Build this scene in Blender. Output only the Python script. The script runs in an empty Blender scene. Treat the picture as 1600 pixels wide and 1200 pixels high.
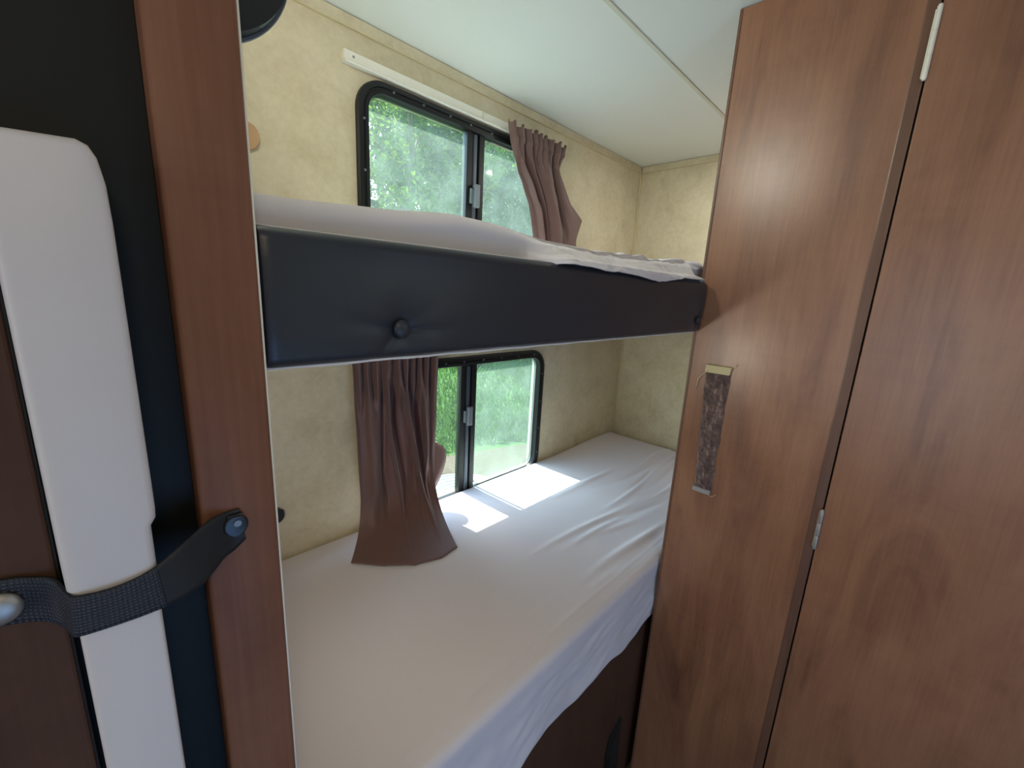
import bpy, bmesh, math, random
from mathutils import Vector, Matrix, noise

# ------------------------------------------------------------------ frame of reference
# plan units are turned into metres by conv(); the caravan floor ends up at z = 0
S, LIFT = 0.875, 0.36
def conv(p): return Vector((p[0]*S, p[1]*S, (p[2]+LIFT)*S))
scene = bpy.context.scene
COL = scene.collection

# ------------------------------------------------------------------ camera
cd = bpy.data.cameras.new('camera'); cam = bpy.data.objects.new('camera', cd); COL.objects.link(cam)
cd.sensor_width = 36.0; cd.sensor_fit = 'HORIZONTAL'; cd.lens = 650.0/1600.0*36.0
cd.clip_start = 0.01; cd.clip_end = 200
down = Vector((-156, 2940, 650)).normalized()
X = Vector((640, -110, 650)); X = (X - down*X.dot(down)).normalized()
Y = (-down).cross(X); Z = -down                      # world axes seen in (right, down, forward)
right = Vector((X[0], Y[0], Z[0])); up = -Vector((X[1], Y[1], Z[1])); back = -Vector((X[2], Y[2], Z[2]))
m = Matrix((right, up, back)).transposed().to_4x4(); m.translation = conv((0, 0, 1.31))
cam.matrix_world = m
scene.camera = cam

# ------------------------------------------------------------------ sky, sun, fill lamps, exposure
scene.view_settings.view_transform = 'Standard'
scene.view_settings.look = 'None'
scene.view_settings.gamma = 1.0
scene.view_settings.use_curve_mapping = False
scene.view_settings.exposure = 0.3
w = bpy.data.worlds.new('sky'); scene.world = w; w.use_nodes = True
nt = w.node_tree; bg = nt.nodes['Background']
sk = nt.nodes.new('ShaderNodeTexSky'); sk.sky_type = 'NISHITA'; sk.sun_disc = False
sk.sun_elevation = math.radians(60); sk.sun_rotation = 0.0
nt.links.new(sk.outputs[0], bg.inputs[0]); bg.inputs[1].default_value = 1.1

def lamp(name, kind, energy, color, loc, direction, **kw):
    l = bpy.data.lights.new(name, kind); l.energy = energy; l.color = color
    for k, v in kw.items(): setattr(l, k, v)
    o = bpy.data.objects.new(name, l); COL.objects.link(o)
    o.location = conv(loc); o.rotation_euler = Vector(direction).to_track_quat('-Z', 'Y').to_euler()
    return o
lamp('sun', 'SUN', 17.0, (1, .97, .93), (1, 6, 8), (0.012, -0.312, -0.505), angle=math.radians(.5))
# fill lamps added behind the camera, standing in for daylight and ceiling light
lamp('living_area_fill', 'AREA', 6.3, (.86, .90, 1.0), (-1.75, -.15, 1.0), (1, .10, .0), shape='RECTANGLE', size=.8, size_y=1.1)
lamp('low_blue_fill', 'AREA', 5.2, (.22, .48, 1.0), (.15, -1.2, .35), (.25, 1, .25), shape='RECTANGLE', size=.7, size_y=.9)
lamp('warm_overhead_fill', 'AREA', 3.4, (1, .80, .54), (-.2, -.8, 1.95), (.3, .3, -1), shape='DISK', size=.3)

# ------------------------------------------------------------------ material helpers
def srgb(r, g, b):
    f = lambda c: (c/255/12.92) if c/255 <= .04045 else ((c/255+.055)/1.055)**2.4
    return (f(r), f(g), f(b), 1)
def mat(name, base, rough=.5, metal=0, coat=0, spec=.5):
    m = bpy.data.materials.new(name); m.use_nodes = True
    p = m.node_tree.nodes['Principled BSDF']
    p.inputs['Base Color'].default_value = base; p.inputs['Roughness'].default_value = rough
    p.inputs['Metallic'].default_value = metal; p.inputs['Coat Weight'].default_value = coat
    p.inputs['Specular IOR Level'].default_value = spec
    return m
def N(m, t, **kw):
    n = m.node_tree.nodes.new(t)
    for k, v in kw.items():
        if k in n.inputs.keys(): n.inputs[k].default_value = v
        else: setattr(n, k, v)
    return n
def L(m, a, b): m.node_tree.links.new(a, b)
def coords(m, scale=(1, 1, 1), rot=(0, 0, 0)):
    t = N(m, 'ShaderNodeTexCoord'); mp = N(m, 'ShaderNodeMapping')
    mp.inputs['Scale'].default_value = scale; mp.inputs['Rotation'].default_value = rot
    L(m, t.outputs['Object'], mp.inputs['Vector']); return mp.outputs[0]
def ramp(m, fac, stops):
    r = N(m, 'ShaderNodeValToRGB'); e = r.color_ramp.elements
    while len(e) < len(stops): e.new(.5)
    for el, (p, c) in zip(e, stops): el.position = p; el.color = c
    L(m, fac, r.inputs[0]); return r.outputs[0]
def noi(m, vec, scale, detail=4, rough=.5, dist=0):
    n = N(m, 'ShaderNodeTexNoise'); n.inputs['Scale'].default_value = scale; n.inputs['Detail'].default_value = detail
    n.inputs['Roughness'].default_value = rough; n.inputs['Distortion'].default_value = dist
    L(m, vec, n.inputs['Vector']); return n.outputs['Fac']
def mixc(m, fac, a, b, mode='MIX'):
    n = N(m, 'ShaderNodeMix', data_type='RGBA', blend_type=mode)
    for sock, v in ((n.inputs[0], fac), (n.inputs[6], a), (n.inputs[7], b)):
        if hasattr(v, 'links'): L(m, v, sock)
        else: sock.default_value = v
    return n.outputs[2]
def bump(m, h, strength=.2, dist=.002):
    b = N(m, 'ShaderNodeBump'); b.inputs['Strength'].default_value = strength; b.inputs['Distance'].default_value = dist
    L(m, h, b.inputs['Height']); L(m, b.outputs[0], m.node_tree.nodes['Principled BSDF'].inputs['Normal'])
def base(m, c): L(m, c, m.node_tree.nodes['Principled BSDF'].inputs['Base Color'])

def wood(name, dark, mid, light, rough=.32, coat=.25):
    m = mat(name, mid, rough, 0, coat); P = m.node_tree.nodes['Principled BSDF']
    P.inputs['Coat Roughness'].default_value = .3
    v = coords(m, (4.5, 4.5, 1.1))
    a = noi(m, v, 1.9, 5, .58, 1.2)
    c = ramp(m, a, [(.25, dark), (.5, mid), (.75, light)])
    g = noi(m, coords(m, (70, 70, 2.2)), 3.0, 3, .6)
    c = mixc(m, .22, c, ramp(m, g, [(.3, dark), (.7, light)]), 'MIX')
    k = noi(m, coords(m, (9, 9, 2.6), (0, .06, 0)), 2.2, 2, .5, .3)        # small knots and dark flecks
    c = mixc(m, ramp(m, k, [(.66, (0, 0, 0, 1)), (.80, (.55, .55, .55, 1))]), c, dark)
    cross = noi(m, coords(m, (2, 2, 60)), 1.5, 2)                          # cross-grain ripple
    c = mixc(m, .05, c, ramp(m, cross, [(.35, dark), (.65, light)]))
    base(m, c); return m
M = {}
M['wood'] = wood('brown_maple_laminate', srgb(102, 66, 48), srgb(138, 96, 70), srgb(156, 114, 84), .34, .3)
M['wood_red'] = wood('reddish_laminate', srgb(98, 62, 44), srgb(126, 84, 62), srgb(142, 100, 76), .5, .03)
M['wood_edge'] = wood('dark_wood_edge', srgb(78, 52, 40), srgb(104, 74, 56), srgb(118, 86, 66), .4, .2)
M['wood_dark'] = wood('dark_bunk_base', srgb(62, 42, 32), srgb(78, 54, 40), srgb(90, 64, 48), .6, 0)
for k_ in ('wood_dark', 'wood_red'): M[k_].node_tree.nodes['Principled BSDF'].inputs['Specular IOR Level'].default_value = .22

def wallmat():
    m = mat('parchment_wall_vinyl', srgb(200, 188, 152), .6)
    v = coords(m)
    a = noi(m, v, 9, 8, .68, .4); b = noi(m, v, 2.2, 3, .5)
    c = ramp(m, a, [(.32, srgb(184, 175, 144)), (.5, srgb(202, 195, 166)), (.68, srgb(213, 207, 180))])
    c = mixc(m, ramp(m, b, [(.4, (0, 0, 0, 1)), (.7, (.5, .5, .5, 1))]), c, srgb(208, 198, 174))
    f = noi(m, v, 60, 3, .6); c = mixc(m, .18, c, ramp(m, f, [(.35, srgb(180, 165, 128)), (.65, srgb(222, 212, 180))]))
    base(m, c); bump(m, a, .12, .002); return m
M['wall'] = wallmat()
M['walltrim'] = mat('wall_trim_vinyl', srgb(205, 192, 152), .45)
M['ceiling'] = mat('ceiling_panel', srgb(222, 228, 220), .7)
bump(M['ceiling'], noi(M['ceiling'], coords(M['ceiling']), 120, 2), .06, .001)
M['seam'] = mat('ceiling_batten', srgb(206, 208, 188), .6)
M['vinyl'] = mat('black_vinyl', srgb(48, 53, 60), .36, 0, 0, .4)
bump(M['vinyl'], noi(M['vinyl'], coords(M['vinyl']), 420, 3, .6), .18, .0006)
M['piping'] = mat('grey_piping', srgb(150, 150, 150), .5)
def sheet(name, c1, c2):
    m = mat(name, c1, .85, 0, 0, .25); v = coords(m)
    base(m, mixc(m, noi(m, v, 3, 4), c1, c2)); bump(m, noi(m, v, 900, 2), .1, .0005)
    m.node_tree.nodes['Principled BSDF'].inputs['Sheen Weight'].default_value = .15
    return m
M['sheet'] = sheet('white_cotton', srgb(216, 214, 218), srgb(206, 205, 212))
def cloth(name, c1, c2, trans):
    m = mat(name, c1, .52, 0, 0, .5); v = coords(m, (1, 1, 1))
    w1 = noi(m, coords(m, (300, 300, 40)), 4, 2); w2 = noi(m, coords(m, (40, 40, 300)), 4, 2)
    c = mixc(m, w1, c1, c2); c = mixc(m, w2, c, c2); base(m, c); bump(m, w1, .12, .0006)
    P = m.node_tree.nodes['Principled BSDF']; P.inputs['Sheen Weight'].default_value = .3
    t = N(m, 'ShaderNodeBsdfTranslucent'); t.inputs[0].default_value = trans
    mx = N(m, 'ShaderNodeMixShader'); mx.inputs[0].default_value = .12
    out = m.node_tree.nodes['Material Output']
    L(m, P.outputs[0], mx.inputs[1]); L(m, t.outputs[0], mx.inputs[2]); L(m, mx.outputs[0], out.inputs[0]); return m
M['curtain'] = cloth('brown_curtain', srgb(130, 101, 93), srgb(104, 79, 74), srgb(150, 66, 50))
M['black'] = mat('black_plastic', srgb(26, 29, 32), .32)
M['satin_black'] = mat('black_anodised_frame', srgb(30, 33, 35), .38, .3)
M['gloss_black'] = mat('dull_black_panel', srgb(10, 17, 18), .55, 0, 0, .25)
M['soft_black'] = mat('black_recess', srgb(15, 20, 20), .7)
M['grey'] = mat('grey_latch', srgb(118, 128, 134), .4, .2)
M['rail_grey'] = mat('grey_slide_rail', srgb(84, 94, 104), .35, .5)
M['white'] = mat('white_plastic', srgb(208, 203, 200), .45)
M['track'] = mat('white_track', srgb(232, 232, 220), .4)
M['chrome'] = mat('satin_nickel', srgb(168, 162, 154), .42, .8)
M['screw'] = mat('screw_steel', srgb(170, 172, 170), .35, .8)
M['cream'] = mat('cream_tape', srgb(206, 194, 150), .8)
M['lens'] = mat('fill_lens', srgb(250, 240, 220), .4); M['lens'].node_tree.nodes['Principled BSDF'].inputs['Emission Color'].default_value = (1, .9, .72, 1); M['lens'].node_tree.nodes['Principled BSDF'].inputs['Emission Strength'].default_value = 3  # glowing lens of the added bunk lamps
M['tan'] = mat('tan_plastic', srgb(186, 150, 112), .6)
def fur():
    m = mat('brown_plush', srgb(92, 76, 70), .9, 0, 0, .2); v = coords(m, (1, 1.6, .7), (.6, 0, 0))
    n = noi(m, v, 62, 4, .62, .5)
    base(m, ramp(m, n, [(.35, srgb(74, 58, 56)), (.55, srgb(104, 86, 80)), (.72, srgb(168, 144, 126))])); bump(m, n, .8, .004)
    m.node_tree.nodes['Principled BSDF'].inputs['Sheen Weight'].default_value = .6; return m
M['fur'] = fur()
def strapmat():
    m = mat('black_webbing', srgb(38, 44, 56), .55); t = N(m, 'ShaderNodeTexCoord')
    wv = N(m, 'ShaderNodeTexWave', wave_type='BANDS', bands_direction='X'); wv.inputs['Scale'].default_value = 15
    mp = N(m, 'ShaderNodeMapping'); L(m, t.outputs['UV'], mp.inputs[0]); L(m, mp.outputs[0], wv.inputs[0])
    w2 = N(m, 'ShaderNodeTexWave', wave_type='BANDS', bands_direction='Y'); w2.inputs['Scale'].default_value = 4
    L(m, mp.outputs[0], w2.inputs[0])
    mm = N(m, 'ShaderNodeMath', operation='MULTIPLY'); L(m, wv.outputs['Fac'], mm.inputs[0]); L(m, w2.outputs['Fac'], mm.inputs[1])
    base(m, ramp(m, mm.outputs[0], [(.1, srgb(26, 30, 38)), (.9, srgb(66, 74, 88))])); bump(m, mm.outputs[0], .7, .001); return m
M['strap'] = strapmat()
M['strap_plain'] = mat('smooth_black_webbing', srgb(30, 34, 36), .6)
def glass(name, haze, tint):
    m = bpy.data.materials.new(name); m.use_nodes = True; nt = m.node_tree; nt.nodes.remove(nt.nodes['Principled BSDF'])
    out = nt.nodes['Material Output']
    tr = N(m, 'ShaderNodeBsdfTransparent'); tr.inputs[0].default_value = tint
    gl = N(m, 'ShaderNodeBsdfGlossy'); gl.inputs['Roughness'].default_value = .05
    df = N(m, 'ShaderNodeBsdfTranslucent'); df.inputs[0].default_value = (.32, .42, .37, 1)
    n = noi(m, coords(m), 14, 6, .6)
    r = ramp(m, n, [(.3, (haze*.6,)*3+(1,)), (.75, (haze*1.4,)*3+(1,))])
    a = N(m, 'ShaderNodeMixShader'); L(m, r, a.inputs[0]); L(m, tr.outputs[0], a.inputs[1]); L(m, df.outputs[0], a.inputs[2])
    lw = N(m, 'ShaderNodeLayerWeight'); lw.inputs[0].default_value = .5
    pw = N(m, 'ShaderNodeMath', operation='POWER'); L(m, lw.outputs['Facing'], pw.inputs[0]); pw.inputs[1].default_value = 4
    fr = N(m, 'ShaderNodeMath', operation='MULTIPLY_ADD'); L(m, pw.outputs[0], fr.inputs[0]); fr.inputs[1].default_value = .35; fr.inputs[2].default_value = .02
    b = N(m, 'ShaderNodeMixShader'); L(m, fr.outputs[0], b.inputs[0]); L(m, a.outputs[0], b.inputs[1]); L(m, gl.outputs[0], b.inputs[2])
    L(m, b.outputs[0], out.inputs[0]); return m
M['glass'] = glass('window_glass', .02, (.95, .98, .95, 1))
M['glass_hazy'] = glass('dusty_window_glass', .11, (.88, .95, .90, 1))
def leaf(name, c1, c2, tc):
    m = mat(name, c1, .5, 0, 0, .4); P = m.node_tree.nodes['Principled BSDF']
    n = noi(m, coords(m), 1.4, 3); c = mixc(m, ramp(m, n, [(.35, (0, 0, 0, 1)), (.65, (1, 1, 1, 1))]), c1, c2); base(m, c)
    t = N(m, 'ShaderNodeBsdfTranslucent'); t.inputs[0].default_value = tc
    mx = N(m, 'ShaderNodeMixShader'); mx.inputs[0].default_value = .5
    L(m, P.outputs[0], mx.inputs[1]); L(m, t.outputs[0], mx.inputs[2]); L(m, mx.outputs[0], m.node_tree.nodes['Material Output'].inputs[0]); return m
M['leaf'] = leaf('leaf_green', srgb(42, 72, 38), srgb(96, 120, 40), srgb(104, 134, 36))
M['leaf_dark'] = leaf('leaf_blue_green', srgb(30, 60, 42), srgb(58, 88, 54), srgb(66, 98, 50))
M['blade'] = leaf('grass_blade', srgb(46, 82, 36), srgb(64, 102, 46), srgb(70, 108, 40))
M['bark'] = mat('bark', srgb(92, 78, 64), .9)
def groundmat():
    m = mat('meadow_ground', srgb(100, 150, 80), .95, 0, 0, .1); v = coords(m)
    c = ramp(m, noi(m, v, 1.5, 6, .65), [(.3, srgb(36, 64, 28)), (.55, srgb(48, 80, 35)), (.75, srgb(64, 92, 46))])
    f = noi(m, v, 22, 6, .7); c = mixc(m, .4, c, ramp(m, f, [(.35, srgb(38, 66, 30)), (.65, srgb(92, 118, 62))]))
    base(m, c); bump(m, f, .6, .05); return m
M['ground'] = groundmat()
def dirtmat():
    m = mat('dry_dirt', srgb(170, 158, 130), .95, 0, 0, .1); v = coords(m)
    f = noi(m, v, 30, 7, .75); base(m, ramp(m, f, [(.35, srgb(56, 54, 40)), (.5, srgb(76, 70, 56)), (.68, srgb(98, 90, 74))])); bump(m, f, .7, .03); return m
M['dirt'] = dirtmat()
M['floor'] = wood('vinyl_plank_floor', srgb(92, 72, 56), srgb(120, 98, 78), srgb(138, 116, 94), .5, 0)
M['lid'] = mat('pale_lid', srgb(120, 128, 128), .5)

# ------------------------------------------------------------------ mesh helpers (plan units)
def box(bm, x0, x1, y0, y1, z0, z1, bev=0, seg=2):
    r = bmesh.ops.create_cube(bm, size=1)
    for v in r['verts']:
        v.co = Vector(((x0+x1)/2+v.co.x*(x1-x0), (y0+y1)/2+v.co.y*(y1-y0), (z0+z1)/2+v.co.z*(z1-z0)))
    if bev:
        ed = {e for v in r['verts'] for e in v.link_edges}
        bmesh.ops.bevel(bm, geom=list(ed), offset=bev, segments=seg, affect='EDGES', profile=.5)
def B(*a, **k):
    bm = bmesh.new(); box(bm, *a, **k); return bm
def cyl(bm, p, axis, r, h, seg=24, r2=None, bev=0):
    rr = bmesh.ops.create_cone(bm, cap_ends=True, segments=seg, radius1=r, radius2=r if r2 is None else r2, depth=h)
    q = Vector((0, 0, 1)).rotation_difference(Vector(axis).normalized()).to_matrix()
    for v in rr['verts']: v.co = q @ v.co + Vector(p)
    if bev:
        ed = [e for e in {e for v in rr['verts'] for e in v.link_edges} if any(len(f.verts) > 4 for f in e.link_faces)]
        bmesh.ops.bevel(bm, geom=ed, offset=bev, segments=3, affect='EDGES', profile=.5)
def grid(bm, nu, nv, fn, uv=False):
    vs = [[bm.verts.new(fn(i/(nu-1), j/(nv-1))) for j in range(nv)] for i in range(nu)]
    lay = bm.loops.layers.uv.verify() if uv else None
    for i in range(nu-1):
        for j in range(nv-1):
            f = bm.faces.new((vs[i][j], vs[i+1][j], vs[i+1][j+1], vs[i][j+1]))
            if uv:
                for l, (a, b) in zip(f.loops, ((i, j), (i+1, j), (i+1, j+1), (i, j+1))): l[lay].uv = (a/(nu-1), b/(nv-1))
    return vs
def tube(bm, pts, r, seg=8):
    rings = []
    for i, p in enumerate(pts):
        p = Vector(p); d = (Vector(pts[min(i+1, len(pts)-1)])-Vector(pts[max(i-1, 0)])).normalized()
        a = d.orthogonal().normalized() if i == 0 else (a_prev - d*a_prev.dot(d)).normalized()
        a_prev = a; b = d.cross(a); rad = r[i] if isinstance(r, (list, tuple)) else r
        rings.append([bm.verts.new(p+(a*math.cos(t*2*math.pi/seg)+b*math.sin(t*2*math.pi/seg))*rad) for t in range(seg)])
    for A, C in zip(rings, rings[1:]):
        for k in range(seg): bm.faces.new((A[k], A[(k+1) % seg], C[(k+1) % seg], C[k]))
    bm.faces.new(rings[0][::-1]); bm.faces.new(rings[-1])
def rrect(x0, x1, z0, z1, r, seg=10):
    out = []
    for cx, cz, a0 in ((x1-r, z1-r, 0), (x0+r, z1-r, 90), (x0+r, z0+r, 180), (x1-r, z0+r, 270)):
        for k in range(seg+1):
            a = math.radians(a0+90*k/seg); out.append((cx+r*math.cos(a), cz+r*math.sin(a)))
    return out
def ring_sweep(bm, sections):
    """sections: list of (outline, y); each joined to the next; first and last joined too"""
    R = [[bm.verts.new((x, y, z)) for x, z in o] for o, y in sections]
    for A, C in zip(R, R[1:]+R[:1]):
        n = len(A)
        for k in range(n): bm.faces.new((A[k], A[(k+1) % n], C[(k+1) % n], C[k]))
    bmesh.ops.recalc_face_normals(bm, faces=bm.faces)
def obj(name, bm, m, parent=None, smooth=False, solid=0, label=None):
    for v in bm.verts: v.co = conv(v.co)
    if parent is None:
        xs = [v.co for v in bm.verts]
        o0 = Vector(((min(c.x for c in xs)+max(c.x for c in xs))/2, (min(c.y for c in xs)+max(c.y for c in xs))/2, min(c.z for c in xs)))
    else: o0 = world_loc(parent)
    for v in bm.verts: v.co -= o0
    me = bpy.data.meshes.new(name); bm.to_mesh(me); bm.free()
    if smooth:
        for p in me.polygons: p.use_smooth = True
    me.materials.append(m)
    o = bpy.data.objects.new(name, me); COL.objects.link(o)
    if parent is None: o.location = o0
    else: o.parent = parent
    if smooth == 'auto':
        e = o.modifiers.new('split', 'EDGE_SPLIT'); e.split_angle = math.radians(35)
    if solid:
        s = o.modifiers.new('thickness', 'SOLIDIFY'); s.thickness = solid; s.offset = 0
    if label: o['label'] = label
    return o
def world_loc(o):
    v = o.location.copy()
    while o.parent: o = o.parent; v += o.location
    return v
def thing(name, label, cat, loc, group=None):
    o = bpy.data.objects.new(name, None); COL.objects.link(o); o.location = conv(loc); o.empty_display_size = .05
    return tag(o, label, cat, group)
def tag(o, label, cat, group=None):
    o['label'] = label; o['category'] = cat
    if group: o['group'] = group
    return o
def struct(name, bm, m, label=None, **k):
    o = obj(name, bm, m, **k); o['kind'] = 'structure'
    if label: o['label'] = label
    return o
def sm(a, b, x):
    t = max(0, min(1, (x-a)/(b-a))); return t*t*(3-2*t)
def interp(tab, x):
    for (a, va), (b, vb) in zip(tab, tab[1:]):
        if x <= b:
            t = max(0, (x-a)/(b-a)); t = t*t*(3-2*t)*.4+t*.6
            return [p+(q-p)*t for p, q in zip(va, vb)]
    return list(tab[-1][1])

# ------------------------------------------------------------------ setting: caravan shell
CE, FL = 1.986, -.36
WX0, WX1 = .589, 1.462          # window outer edges
UZ0, UZ1, LZ0, LZ1 = 1.272, 1.863, .475, 1.066
def wall_with_windows():
    bm = bmesh.new(); y0, y1 = 1.2, 1.24
    g = .031                     # hole a little inside the outer frame
    hx0, hx1 = WX0+g, WX1-g
    zs = [FL, LZ0+g, LZ1-g, UZ0+g, UZ1-g, CE]
    for i, (a, b) in enumerate(zip(zs, zs[1:])):
        if i in (1, 3):
            box(bm, .04, hx0, y0, y1, a, b); box(bm, hx1, 2.19, y0, y1, a, b)
        else: box(bm, .04, 2.19, y0, y1, a, b)
    bmesh.ops.remove_doubles(bm, verts=bm.verts, dist=1e-5)
    return bm
struct('wall_window_side', wall_with_windows(), M['wall'])
struct('wall_far_end', B(2.167, 2.2, .44, 1.2, FL, CE), M['wall'])
struct('wall_bunk_head', B(.0, .04, .445, 1.24, FL, CE), M['wall'])
struct('wall_hallway', B(-2.0, 1.3, -1.35, -1.3, FL, CE), M['wall'])
struct('wall_living_area', B(-2.05, -2.0, -1.35, .46, FL, CE), M['wall'])
struct('ceiling', B(-2.05, 2.2, -1.35, 1.24, CE, CE+.03), M['ceiling'])
struct('floor', B(-2.05, 2.2, -1.35, 1.24, FL-.03, FL), M['floor'])
bm = bmesh.new(); box(bm, .04, 2.160, 1.1945, 1.2, CE-.030, CE-.002); struct('trim_1', bm, M['wall'])
bm = bmesh.new(); box(bm, .04, 2.160, 1.1925, 1.2, CE-.0325, CE-.030, bev=.0008); struct('trim_5', bm, M['walltrim'])
bm = bmesh.new(); box(bm, 2.1615, 2.167, .445, 1.190, CE-.030, CE-.002); struct('trim_2', bm, M['wall'])
bm = bmesh.new(); box(bm, 2.1595, 2.167, .445, 1.190, CE-.0325, CE-.030, bev=.0008); struct('trim_6', bm, M['walltrim'])
bm = bmesh.new(); box(bm, 2.158, 2.1665, 1.1915, 1.1995, .56, CE-.033, bev=.001)
struct('trim_3', bm, M['walltrim'])
struct('trim_4', B(-.2, 2.16, .655, .667, CE-.004, CE, bev=.001), M['seam'])

# windows -------------------------------------------------------------
def window(name, z0, z1, label, hazy_left):
    root = bpy.data.objects.new(name, None); COL.objects.link(root); root.location = conv(((WX0+WX1)/2, 1.2, z0)); root['kind'] = 'structure'; root['label'] = label
    x0, x1 = WX0, WX1
    def rr(i, r): return rrect(x0+i, x1-i, z0+i, z1-i, r)
    bm = bmesh.new()
    ring_sweep(bm, [(rr(0, .085), 1.1995), (rr(.001, .084), 1.191), (rr(.005, .080), 1.187), (rr(.016, .069), 1.186), (rr(.0175, .0675), 1.190), (rr(.0215, .0635), 1.190),
                    (rr(.023, .062), 1.186), (rr(.033, .052), 1.187), (rr(.035, .050), 1.192), (rr(.035, .050), 1.222), (rr(.0320, .053), 1.225), (rr(.0315, .0535), 1.2)])
    fr = obj('frame', bm, M['satin_black'], root, smooth='auto')
    # mullion: two black stiles with a grey slide rail between
    zi0, zi1 = z0+.034, z1-.034
    bm = bmesh.new(); box(bm, .979, 1.004, 1.196, 1.222, zi0, zi1, bev=.002); box(bm, 1.030, 1.047, 1.192, 1.222, zi0, zi1, bev=.002); box(bm, 1.049, 1.060, 1.2, 1.222, zi0, zi1, bev=.002); box(bm, 1.0, 1.036, 1.205, 1.22, zi0, zi1)
    obj('mullion', bm, M['satin_black'], root)
    obj('slide_rail', B(1.006, 1.022, 1.193, 1.206, zi0+.004, zi1-.004, bev=.003), M['rail_grey'], root)
    zl = z1-.272
    bm = bmesh.new(); box(bm, 1.004, 1.026, 1.176, 1.193, zl, zl+.075, bev=.003); box(bm, .992, 1.006, 1.186, 1.195, zl+.012, zl+.060, bev=.002)
    obj('latch', bm, M['grey'], root)
    obj('pane', B(x0+.033, .981, 1.209, 1.211, zi0, zi1), M['glass_hazy' if hazy_left else 'glass'], root)
    obj('pane', B(1.058, x1-.033, 1.213, 1.215, zi0, zi1), M['glass_hazy'], root)
    # pale glazing bead round the right pane
    bm = bmesh.new(); a, b = 1.061, x1-.0365
    o1, o2 = rrect(a, b, zi0+.002, zi1-.002, .045), rrect(a+.003, b-.003, zi0+.005, zi1-.005, .042)
    ring_sweep(bm, [(o1, 1.2085), (o2, 1.2085), (o2, 1.2125), (o1, 1.2125)])
    obj('glazing_bead', bm, M['piping'], root)
    bm = bmesh.new()
    for x in (.70, .80, .90, .985, 1.08, 1.18, 1.28, 1.38):
        for z in (z0+.0195, z1-.0195): cyl(bm, (x, 1.188, z), (0, 1, 0), .0032, .004, 10)
    for z in (z0+.1, z0+.22, z0+.35, z0+.48):
        for x in (x0+.0195, x1-.0195): cyl(bm, (x, 1.188, z), (0, 1, 0), .0032, .004, 10)
    obj('screws', bm, M['grey'], root)['kind'] = 'stuff'
    return root
window('window_1', UZ0, UZ1, 'black framed sliding window above the top bunk', True)
window('window_2', LZ0, LZ1, 'black framed sliding window at the bottom bunk', False)

# curtain track --------------------------------------------------------
def track(z, label, x0, x1):
    t = thing('curtain_track', label, 'curtain track', ((x0+x1)/2, 1.19, z), 'white curtain tracks over the bunk windows')
    bm = bmesh.new(); box(bm, x0, x1, 1.184, 1.1995, z+.006, z+.030, bev=.002); box(bm, x0, x1, 1.180, 1.1995, z, z+.0055, bev=.0015)
    obj('rail', bm, M['track'], t)
    bm = bmesh.new(); cyl(bm, (x0+.025, 1.1835, z+.018), (0, 1, 0), .003, .003, 12)
    obj('screw', bm, M['screw'], t)
    bm = bmesh.new(); box(bm, 1.03, 1.032, 1.1795, 1.186, z+.0005, z+.0302)
    obj('joiner', bm, M['seam'], t); return t
track(1.868, 'long white curtain track screwed to the wall above the upper window', .556, 1.455)
track(1.082, 'white curtain track above the lower window, behind the padded bunk board', .50, 1.455)

# curtains -------------------------------------------------------------
def curtain_surface(left, right, folds, amp, seed, nu=150, nv=90, yamp=1.0, scallop=.006, xamp=.010):
    rnd = random.Random(seed); ph = [rnd.uniform(0, 6.28) for _ in range(6)]
    def fn(u, v):
        a = Vector(interp(left, v)); b = Vector(interp(right, v))
        warp = u + .035*math.sin(6.28*u*2+ph[0]) + .02*math.sin(v*3+u*9+ph[1])*v
        t = warp*folds*2*math.pi
        A = interp(amp, v)[0]
        edge = sm(0, .04, u)*sm(0, .04, 1-u)*.7+.3
        f = math.sin(t+ph[2]+v*.8)+.35*math.sin(2.3*t+ph[3])*(1-.6*v)+.5*math.sin(.47*t+ph[4])*v
        p = a.lerp(b, u)
        p.y += A*f*edge*yamp
        p.x += xamp*math.cos(t+ph[2])*edge*(1-.5*v)
        if v < .12: p.z += scallop*math.sin(t*1.0+1)*(1-v/.12)
        p += Vector((0, 1, 0))*.004*noise.noise(Vector((u*8, v*9, seed)))
        return p
    bm = bmesh.new(); grid(bm, nu, nv, fn); return bm
cu = thing('curtain', 'brown gathered curtain bunched at the right side of the upper window', 'curtain', (1.35, 1.13, 1.36), 'brown curtains at the bunk windows')
Lf = [(0, (1.128, 1.150, 1.893)), (.12, (1.140, 1.150, 1.835)), (.35, (1.178, 1.145, 1.735)), (.6, (1.235, 1.14, 1.64)), (.8, (1.262, 1.14, 1.57)), (1, (1.30, 1.14, 1.43))]
Rt = [(0, (1.455, 1.155, 1.896)), (.12, (1.432, 1.150, 1.84)), (.22, (1.415, 1.145, 1.80)), (.6, (1.465, 1.14, 1.66)), (.8, (1.50, 1.14, 1.57)), (1, (1.515, 1.14, 1.43))]
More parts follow.
